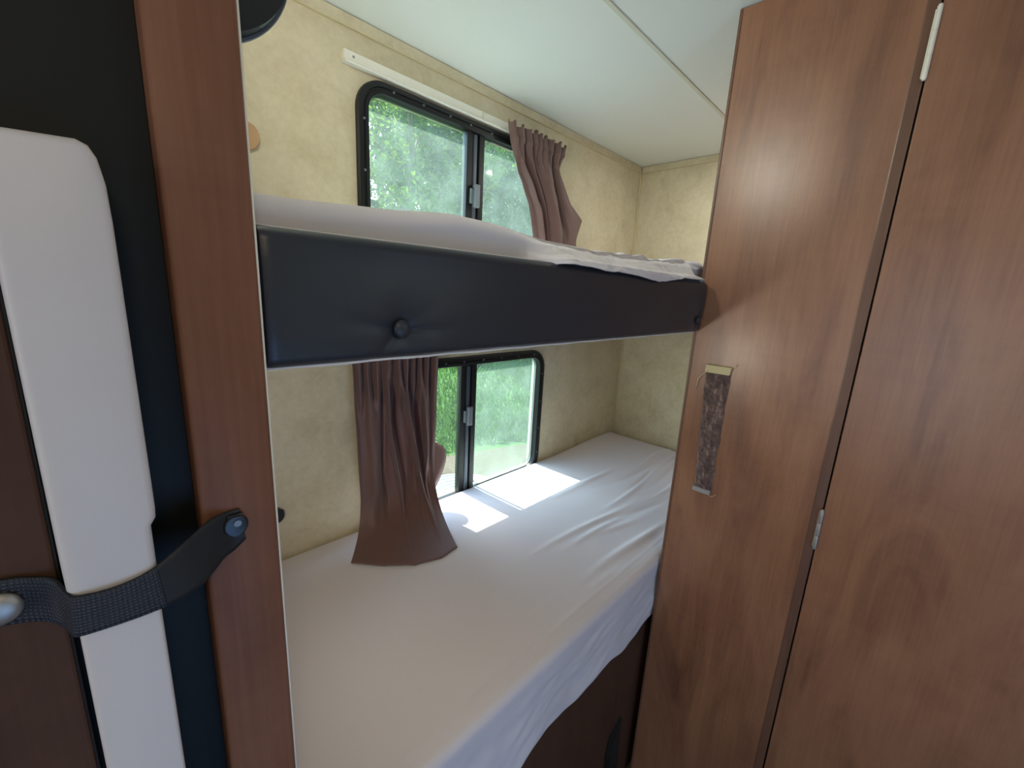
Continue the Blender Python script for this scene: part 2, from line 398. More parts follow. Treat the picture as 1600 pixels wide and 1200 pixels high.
def upfn(u, v):
    a = Vector(interp(Lf, v)); b = Vector(interp(Rt, v)); p = a.lerp(b, u)
    w_ = u+.03*math.sin(u*11+1)
    head = 1-sm(.10, .34, v)
    t = 2*math.pi*(w_*9.5+.15*math.sin(6*u))
    tri = math.asin(max(-1, min(1, .97*math.sin(t))))/1.4
    f = head*.017*tri
    p.x += head*.008*math.cos(t)
    if v < .1: p.z += (.009*math.sin(t+.9)+.004*math.sin(u*31))*(1-v/.1)
    f += -.006*math.exp(-((v-.10)/.03)**2)                          # stitched gathering line
    for c0, c1, wd, am in ((.07, .20, .030, -.022), (.17, .36, .022, .020), (.26, .40, .030, -.016), (.37, .42, .020, .026), (.60, .60, .11, -.026), (.80, .80, .022, .028), (.88, .90, .028, -.016), (.95, .97, .018, .014)):
        c = c0+(c1-c0)*sm(0, .8, v); d = (u-c)/(wd*(1+.5*v)); f += am*math.exp(-d*d)*sm(.06, .30, v)
    p.y += f*(sm(0, .03, u)*sm(0, .03, 1-u)*.7+.3)
    p.y += .005*noise.noise(Vector((u*6, v*8, 3)))
    return p
bm = bmesh.new(); grid(bm, 220, 110, upfn)
obj('fabric', bm, M['curtain'], cu, smooth=True, solid=.0012)
def flap(u, v):      # turned-over side hem
    a = Vector(interp([(0, (1.400, 1.158, 1.79)), (.35, (1.43, 1.150, 1.66)), (1, (1.445, 1.145, 1.43))], v))
    b = Vector(interp([(0, (1.420, 1.150, 1.79)), (.30, (1.485, 1.132, 1.68)), (.55, (1.560, 1.12, 1.625)), (.75, (1.535, 1.12, 1.565)), (1, (1.50, 1.12, 1.43))], v))
    p = a.lerp(b, u); p.y += -.010*math.sin(u*3.1)*(.4+v); return p
bm = bmesh.new(); grid(bm, 16, 40, flap); obj('turned_hem', bm, M['curtain'], cu, smooth=True, solid=.0012)
def flap2(u, v):
    a = Vector((1.52, 1.15, 1.62)).lerp(Vector((1.52, 1.15, 1.43)), v); b = Vector((1.545, 1.15, 1.62)).lerp(Vector((1.60, 1.15, 1.43)), v)
    return a.lerp(b, u)
bm = bmesh.new(); grid(bm, 6, 14, flap2); obj('back_edge', bm, M['curtain'], cu, smooth=True, solid=.0012)

cu = thing('curtain', 'brown curtain hanging from the left half of the lower window onto the bed', 'curtain', (.66, 1.1, .53), 'brown curtains at the bunk windows')
HEM = [(0, (.459, 1.034)), (.25, (.522, .962)), (.5, (.591, .906)), (.78, (.665, .882)), (1, (.733, .892))]
def lin(tab, x):
    for (a, va), (b, vb) in zip(tab, tab[1:]):
        if x <= b:
            t = max(0, (x-a)/(b-a)); return [p+(q-p)*t for p, q in zip(va, vb)]
    return list(tab[-1][1])
def lowfn():
    def fn(u, v):
        A = Vector((.535+.303*u, 1.150, 1.10)); Bm = Vector((.545+.278*u, 1.143, .68)); h = lin(HEM, u); C = Vector((h[0], h[1], .531))
        Q = Vector((.548+.272*u, 1.141, .555))
        if v < .6: p = A.lerp(Bm, v/.6)
        else:
            t = (v-.6)/.4; p = Bm*(1-t)**2+Q*(2*t*(1-t))+C*t*t
        top = 1-sm(.12, .30, v)
        t_ = 2*math.pi*(u*10+.25*math.sin(9*u))
        tri = math.asin(max(-1, min(1, .98*math.sin(t_))))/1.4
        f = top*.013*tri
        for c0, c1, wd, am in ((.28, .30, .020, .020), (.34, .50, .016, -.034), (.39, .56, .040, .018), (.52, .84, .020, -.034), (.62, .90, .050, .026), (.80, .88, .022, -.026), (.90, .95, .03, .012), (.15, .18, .05, -.014), (.68, .74, .012, -.012)):
            c = c0+(c1-c0)*sm(0, .85, v)+.012*math.sin(v*11+c0*20); d = (u-c)/wd
            f += am*math.exp(-d*d)*sm(.06, .22, v)*(1-.97*sm(.55, .93, v))
        f += .006*math.sin(u*17+v*4)*sm(.1, .3, v)*(1-sm(.6, .9, v))
        e = sm(0, .04, u)*sm(0, .04, 1-u)*.8+.2
        p.y += f*e; p.x += .35*f*e
        if v > .62: p.z += sm(.66, .84, v)*(1-sm(.92, 1, v))*(.006*max(0, noise.noise(Vector((u*5, v*6, 1))))+abs(f)*.3)
        p.z = max(p.z, .531)
        p.y += .004*noise.noise(Vector((u*7, v*7, 2)))*(1-sm(.9, 1, v))
        return p
    return fn
bm = bmesh.new(); grid(bm, 240, 150, lowfn()); obj('fabric', bm, M['curtain'], cu, smooth=True, solid=.0012)
def lobe(u, v):
    z = .785-.175*v; wd = .040*math.sin(math.pi*(v**.8))**.8
    return Vector((.812+(wd+.022)*u, 1.160-.016*u+.008*math.sin(u*5+v*3), z-.01*u))
bm = bmesh.new(); grid(bm, 12, 24, lobe); obj('back_fold', bm, M['curtain'], cu, smooth=True, solid=.0012)

# ------------------------------------------------------------------ bottom bunk
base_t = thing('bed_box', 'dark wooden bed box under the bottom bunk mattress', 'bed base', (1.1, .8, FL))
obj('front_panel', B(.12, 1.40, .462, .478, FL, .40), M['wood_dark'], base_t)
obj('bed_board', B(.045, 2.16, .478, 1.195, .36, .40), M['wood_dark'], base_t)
bm = bmesh.new()
pts = [(1.083, .455, -.03), (1.02, .445, -.06), (1.008, .443, -.12), (1.02, .445, -.30), (1.075, .447, -.30), (1.08, .449, -.2)]
f = [bm.verts.new(p) for p in pts]; fc = bm.faces.new(f); r = bmesh.ops.extrude_face_region(bm, geom=[fc])
for v in r['geom']:
    if isinstance(v, bmesh.types.BMVert): v.co.y += .016
bmesh.ops.recalc_face_normals(bm, faces=bm.faces)
obj('pull_flap', bm, M['soft_black'], base_t, label='black flap on the dark base panel')
tag(obj('mattress', B(.06, 2.14, .47, 1.17, .402, .50, bev=.03, seg=4), M['sheet'], smooth='auto'), 'white bottom bunk mattress under the fitted sheet beside the sun patch', 'mattress')

def hem_z(x):
    return .318+.010*math.sin(x*9+1)+.006*math.sin(x*23)+.010*noise.noise(Vector((x*6, 0, 3)))+ .02*sm(.95, 1.15, x)*0
def low_sheet(u, v):
    x = .045+2.115*u
    # v: 0 wall edge .. .72 top front edge .. 1 hem
    R = .022
    if v < .05:
        t = v/.05*math.pi/2; y = 1.196-R+R*math.cos(math.pi/2-t)*0+R*(1-math.sin(t)) ; y = 1.194-R*(1-math.cos(t))*.9; z = .524-R+R*math.sin(t)
    elif v < .74:
        t = (v-.05)/.69; y = (1.194-R*.9)+(.464-(1.194-R*.9))*t; z = .524
    elif v < .80:
        t = (v-.74)/.06*math.pi/2; y = .464-.020*math.sin(t); z = .524-.020*(1-math.cos(t))
    else:
        t = (v-.80)/.20; hz = hem_z(x); y = .444; z = .504+(hz-.504)*t
        y += (.004*math.sin(x*17+t*2)+.007*noise.noise(Vector((x*5+t, t*2.5, 9)))+.004*noise.noise(Vector((x*16+t*5, t*7, 4))))*sm(0, .3, t)
        y += .002*math.sin(t*math.pi)-.003*t
        y += .014*sm(.0, .3, x)*0
    flat = sm(.0, .08, v)*(1-sm(.70, .80, v))
    # broad softness, dome towards the far end, long creases fanning from the right
    z += flat*(.004*noise.noise(Vector((x*2.2, y*2.2, 1))))
    z += .022*sm(1.55, 1.95, x)*sm(0, .06, v)*(1-sm(.68, .8, v))*(1-.5*sm(.6, 1.0, 1.2-y))
    cr = 0
    for (cx, cy, ang, ln, wd, am) in CREASES:
        dx, dy = x-cx, y-cy; ca, sa = math.cos(ang), math.sin(ang)
        a, b = dx*ca+dy*sa, -dx*sa+dy*ca
        b += .012*math.sin(a*7+cx*5)
        if abs(a) < ln*2.5 and abs(b) < wd*4: cr += am*math.exp(-(a/ln)**2)*math.exp(-(b/wd)**2)
    z += flat*cr
    # rounded far end
    if x > 2.06: k = (x-2.06)/.1; z -= .045*k*k*flat
    z -= .012*sm(.12, .045, x)*flat
    # softly pinched seam line near the front edge
    z += flat*(.0022*math.exp(-((y-.489)/.003)**2)+.0016*math.exp(-((y-.474)/.003)**2))
    if x > 1.14: y = max(y, .4395)
    if v < .05: y = min(y, 1.1945)
    return Vector((x, y, z))
rc = random.Random(11)
CREASES = []
for k in range(16):
    cx = rc.uniform(1.15, 1.95); CREASES.append((cx, rc.uniform(.50, .92), rc.uniform(-.16, .10), rc.uniform(.10, .26), rc.uniform(.008, .016), rc.uniform(.003, .0065)*rc.choice((1, 1, -1))))
for k in range(7):
    CREASES.append((rc.uniform(.5, 1.1), rc.uniform(.47, .56), rc.uniform(-.1, .1), rc.uniform(.10, .25), rc.uniform(.006, .010), rc.uniform(.001, .0022)))
bm = bmesh.new(); grid(bm, 520, 210, low_sheet)
tag(obj('bed_sheet', bm, M['sheet'], smooth=True, solid=.001), 'white sheet on the bottom bunk, hem hanging over the dark base', 'bed sheet')

# ------------------------------------------------------------------ top bunk
bk = thing('bunk_bed', 'upper bunk platform with a long black padded front board', 'bunk', (.65, .43, 1.23))
obj('platform', B(.045, 2.16, .452, 1.195, 1.238, 1.262), M['wood'], bk)
BX0, BX1, BZ0, BZ1 = .1125, 1.1665, 1.228, 1.356
buttons = [(.2535, 1.263), (1.134, 1.263)]
def board(u, v):
    # closed cross-section, u along x, v around: front face then top, back, bottom
    x = BX0+(BX1-BX0)*u
    zt = BZ1+.007*u; zb = BZ0+.004*u
    per = [(.450, zb, ), (.424, zb), (.418, zb+.006), (.418, zt-.006), (.424, zt), (.450, zt)]
    return x, per
def padded():
    bm = bmesh.new(); nx, nz = 260, 44
    def fr(u, v):
        x = BX0+(BX1-BX0)*u; zt = BZ1+.007*u; zb = BZ0+.004*u
        e = .012
        # arc-rounded profile: v in 0..1 from back-bottom round the front to back-top
        if v < .12: t = v/.12; y, z = .450-(.450-.418-e)*t, zb
        elif v < .2: t = (v-.12)/.08*math.pi/2; y, z = .418+e-e*math.sin(t), zb+e*(1-math.cos(t))
        elif v < .8: t = (v-.2)/.6; y, z = .418, zb+e+(zt-zb-2*e)*t
        elif v < .88: t = (v-.8)/.08*math.pi/2; y, z = .418+e*(1-math.cos(t)), zt-e+e*math.sin(t)
        else: t = (v-.88)/.12; y, z = .418+e+(.450-.418-e)*t, zt
        fl = sm(.13, .3, v)*(1-sm(.7, .87, v))
        y -= .003*math.sin(math.pi*v)*fl
        y += .0009*noise.noise(Vector((x*9, z*14, 1)))*fl
        endr = .010
        for d in (x-BX0, BX1-x):
            if d < endr: k = 1-d/endr; y += (endr-math.sqrt(max(0, endr**2-(endr*k)**2)))*1.0
        for bx, bz in buttons:
            dx, dz = x-bx, z-bz; r = math.hypot(dx, dz)
            y += .0045*math.exp(-(r/.012)**2)+.0034*math.exp(-(r/.034)**2)
            a = math.atan2(dz, dx)
            for a0, am, lw in ((-.08, .0036, .045), (3.0, .0026, .045), (-2.3, .0040, .020), (.55, .0022, .022), (-1.1, .0018, .018)):
                dd = abs((a-a0+math.pi) % (2*math.pi)-math.pi)
                y += am*math.exp(-(dd/.20)**2)*math.exp(-r/lw)*sm(.004, .016, r)
        y = min(y, .450)
        return Vector((x, y, z))
    vs = grid(bm, nx, nz*2, fr)
    bm.faces.new([vs[0][j] for j in range(nz*2)]); bm.faces.new([vs[-1][j] for j in range(nz*2)][::-1])
    bm.faces.new([vs[i][0] for i in range(nx)]+[vs[i][-1] for i in range(nx)][::-1])
    bmesh.ops.recalc_face_normals(bm, faces=bm.faces)
    return bm
pb = obj('padded_board', padded(), M['vinyl'], bk, smooth='auto')
for bx, bz in buttons:
    bm = bmesh.new(); bmesh.ops.create_uvsphere(bm, u_segments=28, v_segments=16, radius=1)
    for v in bm.verts:
        c = v.co; v.co = Vector((bx+c.x*.0105, .4165+c.z*.0048, bz+c.y*.0105))
    o = obj('button', bm, M['vinyl'], None, smooth=True)
    wl = o.location.copy(); o.parent = pb; o.location = wl-world_loc(bk)
bm = bmesh.new(); M['pale'] = mat('bounce_lit_piping', srgb(225, 225, 225), .4)  # piping coloured brighter to carry sunlight bounced off the bed
tube(bm, [(BX0+.003+(BX1-BX0-.02)*k/40, .428, BZ0-.0004+.004*k/40+.0006*math.sin(k*1.7)) for k in range(41)], .0018, 8)
obj('lower_piping', bm, M['pale'], bk, smooth=True, label='seam along the bottom of the board, painted pale with bounced light')
bm = bmesh.new(); tube(bm, [(BX0+.003+(BX1-BX0-.02)*k/40, .446, BZ1+.001+.007*k/40) for k in range(41)], .0014, 8)
obj('upper_piping', bm, M['pale'], bk, smooth=True)

tag(obj('mattress', B(.06, 2.14, .475, 1.17, 1.263, 1.36, bev=.03, seg=4), M['sheet'], smooth='auto'), 'white top bunk mattress behind the black padded board', 'mattress')
TOPZ = [(.0, (1.386,)), (.16, (1.390,)), (.26, (1.396,)), (.37, (1.407,)), (.45, (1.407,)), (.57, (1.400,)), (.7, (1.397,)), (.85, (1.399,)), (1.0, (1.408,)), (1.2, (1.414,)), (2.2, (1.41,))]
SPILL = [(.44, (1.3640,)), (.50, (1.3607,)), (.566, (1.3580,)), (.612, (1.3571,)), (.663, (1.3544,)), (.72, (1.3555,)), (.781, (1.3529,)), (.83, (1.3490,)), (.868, (1.3470,)), (.90, (1.350,)), (.93, (1.3538,)), (.997, (1.3625,)), (1.06, (1.3640,)), (1.117, (1.3650,)), (1.17, (1.366,))]
def up_sheet(u, v):
    x = .045+2.115*u
    zt = interp(TOPZ, x)[0]
    wr = sm(.55, .95, x)
    yf = .4565
    if v < .55:
        t = v/.55; y = 1.190+(yf+.03-1.190)*t; z = zt-.010*sm(.25, 0, t)
    elif v < .75:
        t = (v-.55)/.2*math.pi/2; R = .028; y = yf+.03-R*math.sin(t); z = zt-R*(1-math.cos(t))*.8
    else:
        t = (v-.75)/.25; z = zt-.0224-t*(zt-.0224-1.345); y = yf+.002
    # bunched, wrinkled cloth towards the right end
    n = noise.noise(Vector((x*9+3*y, y*22, 2)))*.010+noise.noise(Vector((x*26, y*50+z*40, 5)))*.004+abs(noise.noise(Vector((x*13-y*9, z*50, 7))))*.006
    z += wr*n*sm(.0, .2, v)*(1-sm(.8, 1, v)); y -= wr*.5*abs(n)*sm(.4, .7, v)
    n0 = noise.noise(Vector((x*5, v*6, 8)))*.003; z += n0*(1-sm(.8, 1, v))
    # hem of the sheet spilling over the board
    fl = sm(.47, .56, x)*(1-sm(1.118, 1.150, x))
    if v > .6 and fl > 0:
        t = (v-.6)/.4
        bz = lin(SPILL, x)[0]+.0012*noise.noise(Vector((x*45, 0, 5)))
        top = 1.3660+.005*(x-.47)
        path = [(0, (.480, zt-.006)), (.30, (.455, zt-.014)), (.55, (.436, max(top+.004, bz+.010))), (.75, (.4150, max(top-.001, bz+.003))), (1, (.4085, bz))]
        yy, zz = lin(path, t)
        wz = .0035*noise.noise(Vector((x*24, t*4, 3)))+.0025*noise.noise(Vector((x*60, t*7, 6)))
        yy -= abs(wz)*.6; zz += wz*(1-sm(.5, .8, t)*.6)
        y = y*(1-fl)+yy*fl; z = z*(1-fl)+zz*fl
    if x > 1.135: y = max(y, .4395) if x > 1.168 else y
    return Vector((x, y, z))
bm = bmesh.new(); grid(bm, 620, 110, up_sheet)
tag(obj('bed_sheet', bm, M['sheet'], smooth=True, solid=.001), 'white rumpled sheet on the top bunk, spilling over the black padded board', 'bed sheet')

# ------------------------------------------------------------------ wardrobe on the right
wr = thing('wardrobe', 'tall brown wood wardrobe right of the bunks, its long door hung on pin hinges', 'wardrobe', (1.4, -.1, FL))
PX = 1.17
obj('side_panel', B(PX, PX+.02, .1005, .4305, FL, CE-.002), M['wood'], wr)
obj('corner_strip', B(PX-.002, PX+.02, .4305, .4375, FL, CE-.002, bev=.0015), M['wood_edge'], wr)
bm = bmesh.new()                                            # hinge stile with a sloping edge towards the door
prof = [(PX, .1005), (PX+.02, .1005), (PX+.02, .081), (PX+.003, .081), (PX-.0005, .098)]
a = [bm.verts.new((x, y, FL)) for x, y in prof]; b = [bm.verts.new((x, y, CE-.002)) for x, y in prof]
for k in range(5): bm.faces.new((a[k], a[(k+1) % 5], b[(k+1) % 5], b[k]))
bm.faces.new(a[::-1]); bm.faces.new(b); bmesh.ops.recalc_face_normals(bm, faces=bm.faces)
obj('hinge_stile', bm, M['wood_edge'], wr)
obj('back_panel', B(PX+.0205, 2.165, .4285, .4375, FL, CE-.002), M['wood_dark'], wr)
obj('inner_frame', B(PX+.021, PX+.03, -.9, .1, FL, CE-.002), M['soft_black'], wr)
door = obj('door', B(PX-.001, PX+.018, -.62, .0775, FL+.03, CE-.02, bev=.0015), M['wood'], wr)
for z0, z1, mm in ((1.741, 1.862, 'track'), (.747, .848, 'chrome')):
    bm = bmesh.new(); n = 3; h = (z1-z0)/n
    for k in range(n): cyl(bm, (PX-.004, .0800, z0+h*(k+.5)), (0, 0, 1), .0042, h-.0015, 16, bev=.0006)
    cyl(bm, (PX-.004, .0800, (z0+z1)/2), (0, 0, 1), .003, z1-z0+.003, 12)
    box(bm, PX-.0015, PX+.0005, .076, .086, z0+.004, z1-.004)
    obj('hinge', bm, M[mm], door, smooth='auto')
obj('far_side', B(PX, PX+.02, -.92, -.626, FL, CE-.002), M['wood'], wr)

# plush strip fixed to the wardrobe side
hs = thing('plush_strip', 'brown plush strip with cream taped ends fixed to the wardrobe side', 'strip', (PX, .35, .78))
def plush(u, v):
    z = .800+.328*v; y = .3735+.0125*sm(0, 1, v)*1.0+.003*math.sin(v*9)-.048*u-.014*u*v*0
    y = (.3725+.0165*v)+( (.3265)-(.3725+.0165*v))*u
    y += .0034*noise.noise(Vector((u*1.5, v*16, 1)))
    r = math.sin(math.pi*min(max(u, 0), 1))**.5
    x = PX-.0015-.0075*r-.0045*noise.noise(Vector((y*90+z*70, z*110-y*60, 3)))*r-.002*noise.noise(Vector((y*500, z*400, 8)))*r
    return Vector((x, y, z))
bm = bmesh.new(); grid(bm, 40, 200, plush); obj('pile', bm, M['fur'], hs, smooth=True)
def tape(z0, z1, y0, y1, yb0, yb1):
    bm = bmesh.new(); vs = []
    for xx in (PX-.0105, PX-.0005):
        vs.append([bm.verts.new(p) for p in ((xx, y0, z1), (xx, y1, z1), (xx, yb1, z0), (xx, yb0, z0))])
    a, b = vs; bm.faces.new(a); bm.faces.new(b[::-1])
    for k in range(4): bm.faces.new((a[k], b[k], b[(k+1) % 4], a[(k+1) % 4]))
    bmesh.ops.recalc_face_normals(bm, faces=bm.faces); bmesh.ops.bevel(bm, geom=list(bm.edges), offset=.001, segments=2, affect='EDGES'); return bm
obj('end_tape', tape(1.127, 1.148, .388, .325, .390, .3275), M['cream'], hs)
obj('end_tape', tape(.788, .801, .3745, .3265, .3755, .3285), M['piping'], hs)
bm = bmesh.new(); tube(bm, [(PX-.011, .379, 1.133), (PX-.012, .392, 1.122), (PX-.008, .4045, 1.105), (PX-.003, .408, 1.076)], .0009, 6)
obj('loose_thread', bm, M['cream'], hs, smooth=True); bm = bmesh.new()
tube(bm, [(PX-.009, .326, 1.143), (PX-.008, .317, 1.150), (PX-.004, .315, 1.158)], .0007, 6)
obj('loose_thread', bm, M['cream'], hs, smooth=True); bm = bmesh.new()
tube(bm, [(PX-.008, .330, .787), (PX-.008, .322, .785), (PX-.006, .312, .795)], .0006, 6)
obj('loose_thread', bm, M['cream'], hs, smooth=True)

# ------------------------------------------------------------------ partition on the left: post, black panel, white rail, wood panel, strap
pt = thing('wood_post', 'reddish brown wooden post between the black panel and the bunks', 'post', (.08, .42, FL))
obj('face', B(.0515, .1085, .40, .444, FL, CE-.002, bev=.003, seg=3), M['wood_red'], pt, smooth='auto')
bm = bmesh.new(); tube(bm, [(.1090, .4025, FL), (.1090, .4025, CE-.003)], .0010, 10)
obj('edge_highlight', bm, M['track'], pt, smooth=True, label='pale strip painting the highlight down the bunk-side edge')  # white strip paints the highlight along the rounded post edge
tag(obj('black_panel', B(-.16, .0510, .4200, .444, FL, CE-.002), M['gloss_black']), 'tall dull black panel between the white upright and the wooden post', 'panel')
cv = thing('wooden_cabinet', 'dark brown wooden cabinet front at the far left beside the white upright', 'panel', (-.5, .41, FL))
obj('panel_board', B(-1.98, -.0318, .398, .4195, FL, 1.30, bev=.002), M['wood_dark'], cv)
obj('edge_band', B(-.0316, -.0305, .400, .4195, FL, 1.30), M['soft_black'], cv)
struct('wall_partition', B(-2.0, -.0, .4445, .46, FL, CE-.001), M['soft_black'])

wp = thing('white_upright', 'tall white plastic upright with rounded top, held by a black strap', 'upright', (-.004, .385, FL))
def prism(outline, y0, y1, bev=.004):
    bm = bmesh.new(); vs = [bm.verts.new((x, y0, z)) for x, z in outline]; f = bm.faces.new(vs)
    r = bmesh.ops.extrude_face_region(bm, geom=[f])
    for v in r['geom']:
        if isinstance(v, bmesh.types.BMVert): v.co.y = y1
    bmesh.ops.recalc_face_normals(bm, faces=bm.faces)
    front = [e for e in bm.edges if all(abs(v.co.y-min(y0, y1)) < 1e-6 for v in e.verts)]
    bmesh.ops.bevel(bm, geom=front, offset=bev, segments=4, affect='EDGES', profile=.5)
    return bm
k = .372/.4                     # outline measured at .4, the face stands at .372
def oz(z): return 1.31+(z-1.31)*k
up_out = [(-.0280*k, 1.115), (-.0295*k, 1.125), (-.0305*k, 1.30), (-.0300*k, oz(1.375)), (-.0260*k, oz(1.386)), (-.018*k, oz(1.3885)), (.012*k, oz(1.3905)), (.0175*k, oz(1.388)), (.0210*k, oz(1.381)), (.0235*k, oz(1.365)),
          (.0242*k, oz(1.340)), (.0245*k, oz(1.13)), (.0240*k, oz(1.122)), (.0205*k, oz(1.116)), (.0205*k, oz(1.08)), (.0200*k, oz(1.070)), (-.019*k, oz(1.070)), (-.026*k, oz(1.074)), (-.0295*k, oz(1.083)), (-.0298*k, oz(1.10))]
up_out = up_out[2:][::-1]
obj('upper_section', prism(up_out, .372, .4195, .0045), M['white'], wp, smooth='auto')
lo_out = [(-.0275*k, FL+.02), (.0195*k, FL+.02), (.0195*k, oz(1.0705)), (-.0275*k, oz(1.0705))]
obj('lower_section', prism(lo_out, .3735, .4195, .003), M['white'], wp, smooth='auto')

st = thing('strap', 'black webbing strap wrapped across the white upright to the wooden post', 'strap', (0, .37, 1.05))
kk = k
def sp(px_x, z, y): f = y/.4; return Vector((px_x*f, y, 1.31+(z-1.31)*f))
top = [sp(-.0900, 1.112, .3955), sp(-.056, 1.1085, .3955), sp(-.043, 1.104, .3950), sp(-.034, 1.098, .391), sp(-.0285, 1.0830, .374), sp(-.025, 1.0790, .3700), sp(-.010, 1.0760, .3688), sp(.006, 1.0770, .3688), sp(.020, 1.0815, .3700), sp(.035, 1.092, .376), sp(.047, 1.101, .384), sp(.060, 1.109, .392), sp(.070, 1.111, .3975), sp(.079, 1.111, .3985)]
bot = [sp(-.0900, 1.078, .3955), sp(-.061, 1.0755, .3955), sp(-.043, 1.069, .3950), sp(-.034, 1.059, .391), sp(-.0300, 1.0490, .374), sp(-.027, 1.0460, .3700), sp(-.011, 1.0440, .3688), sp(.006, 1.0430, .3688), sp(.023, 1.0430, .3700), sp(.043, 1.048, .376), sp(.055, 1.058, .384), sp(.064, 1.068, .392), sp(.073, 1.073, .3975), sp(.082, 1.080, .3985)]
def ribbon(i0, i1, n=60):
    T, Bt = top[i0:i1+1], bot[i0:i1+1]; m_ = len(T)-1
    def cr(P, t):
        i = min(int(t*m_), m_-1); f = t*m_-i
        p0, p1, p2, p3 = P[max(i-1, 0)], P[i], P[i+1], P[min(i+2, m_)]
        return .5*((2*p1)+(p2-p0)*f+(2*p0-5*p1+4*p2-p3)*f*f+(3*p1-p0-3*p2+p3)*f**3)
    bm = bmesh.new(); grid(bm, n, 10, lambda u, v: cr(T, u).lerp(cr(Bt, u), v), uv=True); return bm
obj('ribbed_webbing', ribbon(0, 8), M['strap'], st, smooth=True, solid=.0014)
obj('smooth_tail', ribbon(8, 13), M['strap_plain'], st, smooth=True, solid=.0012, label='smooth black end section')
bm = bmesh.new(); bmesh.ops.create_uvsphere(bm, u_segments=28, v_segments=16, radius=1)
for v in bm.verts: c = v.co.copy(); v.co = Vector((-.0590+c.x*.0115, .3925+c.z*.0045, 1.0915+c.y*.0115))
obj('snap_stud', bm, M['chrome'], st, smooth=True, label='silver snap stud')
bm = bmesh.new(); cyl(bm, (.0745, .3955, 1.098), (0, 1, 0), .0095, .005, 24, bev=.0015); box(bm, .068, .081, .3945, .3995, 1.094, 1.109, bev=.002)
obj('anchor_cap', bm, M['black'], st, smooth='auto', label='black screw cap on the post')
bm = bmesh.new(); cyl(bm, (.0755, .3925, 1.101), (0, 1, 0), .003, .0015, 12); obj('screw', bm, M['grey'], st)

# things seen just past the post -----------------------------------------
rc_ = thing('round_cover', 'black round disc with a thin grey rim, cut off by the top edge', 'disc', (.11, .6, 1.56))
bm = bmesh.new(); cyl(bm, (.108, .60, 1.668), (0, 1, 0), .110, .016, 64, bev=.004); obj('disc', bm, M['black'], rc_, smooth='auto')
bm = bmesh.new()
tube(bm, [(.108+.1115*math.cos(t*math.pi/40), .609, 1.668+.1115*math.sin(t*math.pi/40)) for t in range(81)], .0035, 10); obj('rim', bm, M['rail_grey'], rc_, smooth=True)
bm = bmesh.new(); cyl(bm, (.074, .60, 1.668), (1, 0, 0), .012, .066, 16); obj('bracket', bm, M['black'], rc_)
bm = bmesh.new(); cyl(bm, (.318, 1.194, 1.631), (0, 1, 0), .030, .011, 32, bev=.003)
tag(obj('wall_button', bm, M['tan'], smooth='auto'), 'small tan round wall button half hidden by the wooden post', 'button')
bm = bmesh.new(); cyl(bm, (.322, 1.190, .665), (0, 1, 0), .020, .020, 24, bev=.005)
tag(obj('dark_stud', bm, M['black'], smooth='auto'), 'small dark stud on the wall low beside the wooden post', 'stud')

# unseen lamps added at the bunk heads, sited from glows on the wardrobe -----------------
def head_fill_light(z, e, label):
    t = thing('head_fill_light', label, 'fill lamp', (.05, .62, z-.03), 'added lamps at the bunk heads')
    bm = bmesh.new(); cyl(bm, (.050, .62, z), (1, 0, 0), .036, .020, 32, bev=.004); obj('housing', bm, M['white'], t, smooth='auto')
    bm = bmesh.new(); cyl(bm, (.0615, .62, z), (1, 0, 0), .028, .003, 32); obj('lens', bm, M['lens'], t)
    lamp('head_fill_glow', 'AREA', e, (1, .94, .80), (.066, .62, z), (1, 0, 0), shape='DISK', size=.05)
def foot_fill_light(x, y, z, e, label):  # unseen lamps added to brighten the far wall and bunk feet
    t = thing('foot_fill_light', label, 'fill lamp', (x, y, z-.03), 'added lamps over the foot of the bunks')
    bm = bmesh.new(); cyl(bm, (x, y, z-.008), (0, 0, 1), .06, .016, 32, bev=.004); obj('housing', bm, M['white'], t, smooth='auto')
    bm = bmesh.new(); cyl(bm, (x, y, z-.018), (0, 0, 1), .045, .004, 32); obj('lens', bm, M['lens'], t)
    lamp('foot_fill_glow', 'AREA', e, (1, .97, .90), (x, y, z-.022), (0, 0, -1), shape='DISK', size=.09)
foot_fill_light(1.75, .55, CE-.001, 2.3, 'added small round fill lamp on the ceiling over the foot of the top bunk')
foot_fill_light(1.75, .55, 1.237, .5, 'added small round fill lamp under the top bunk over the foot of the bottom bunk')
head_fill_light(1.87, 2.0, 'added small round fill lamp high at the head of the top bunk')
head_fill_light(1.06, 1.2, 'added small round fill lamp at the head of the bottom bunk')

# ------------------------------------------------------------------ outdoors
G = -1.25
def hummock(u, v):
    x = -16+46*u; y = 1.6+34*v
    return Vector((x, y, G+.05*noise.noise(Vector((x*.6, y*.6, 0)))+sm(12, 34, y)*1.0))
bm = bmesh.new(); grid(bm, 90, 70, hummock)
o = obj('ground', bm, M['ground'], smooth=True); o['kind'] = 'structure'; o['label'] = 'green meadow outside'
bm = bmesh.new(); rg = random.Random(2)
c = [bm.verts.new((3.0+3.2*math.cos(t*math.pi/24)*(1+.16*noise.noise(Vector((math.cos(t*math.pi/24)*2, math.sin(t*math.pi/24)*2, 4)))), 3.1+1.75*math.sin(t*math.pi/24)*(1+.2*noise.noise(Vector((math.sin(t*math.pi/24)*3, t*.1, 1)))), G+.07)) for t in range(48)]
bm.faces.new(c); o = obj('dirt_path', bm, M['dirt']); o['kind'] = 'structure'; o['label'] = 'bare dry dirt beside the caravan'
bm = bmesh.new()
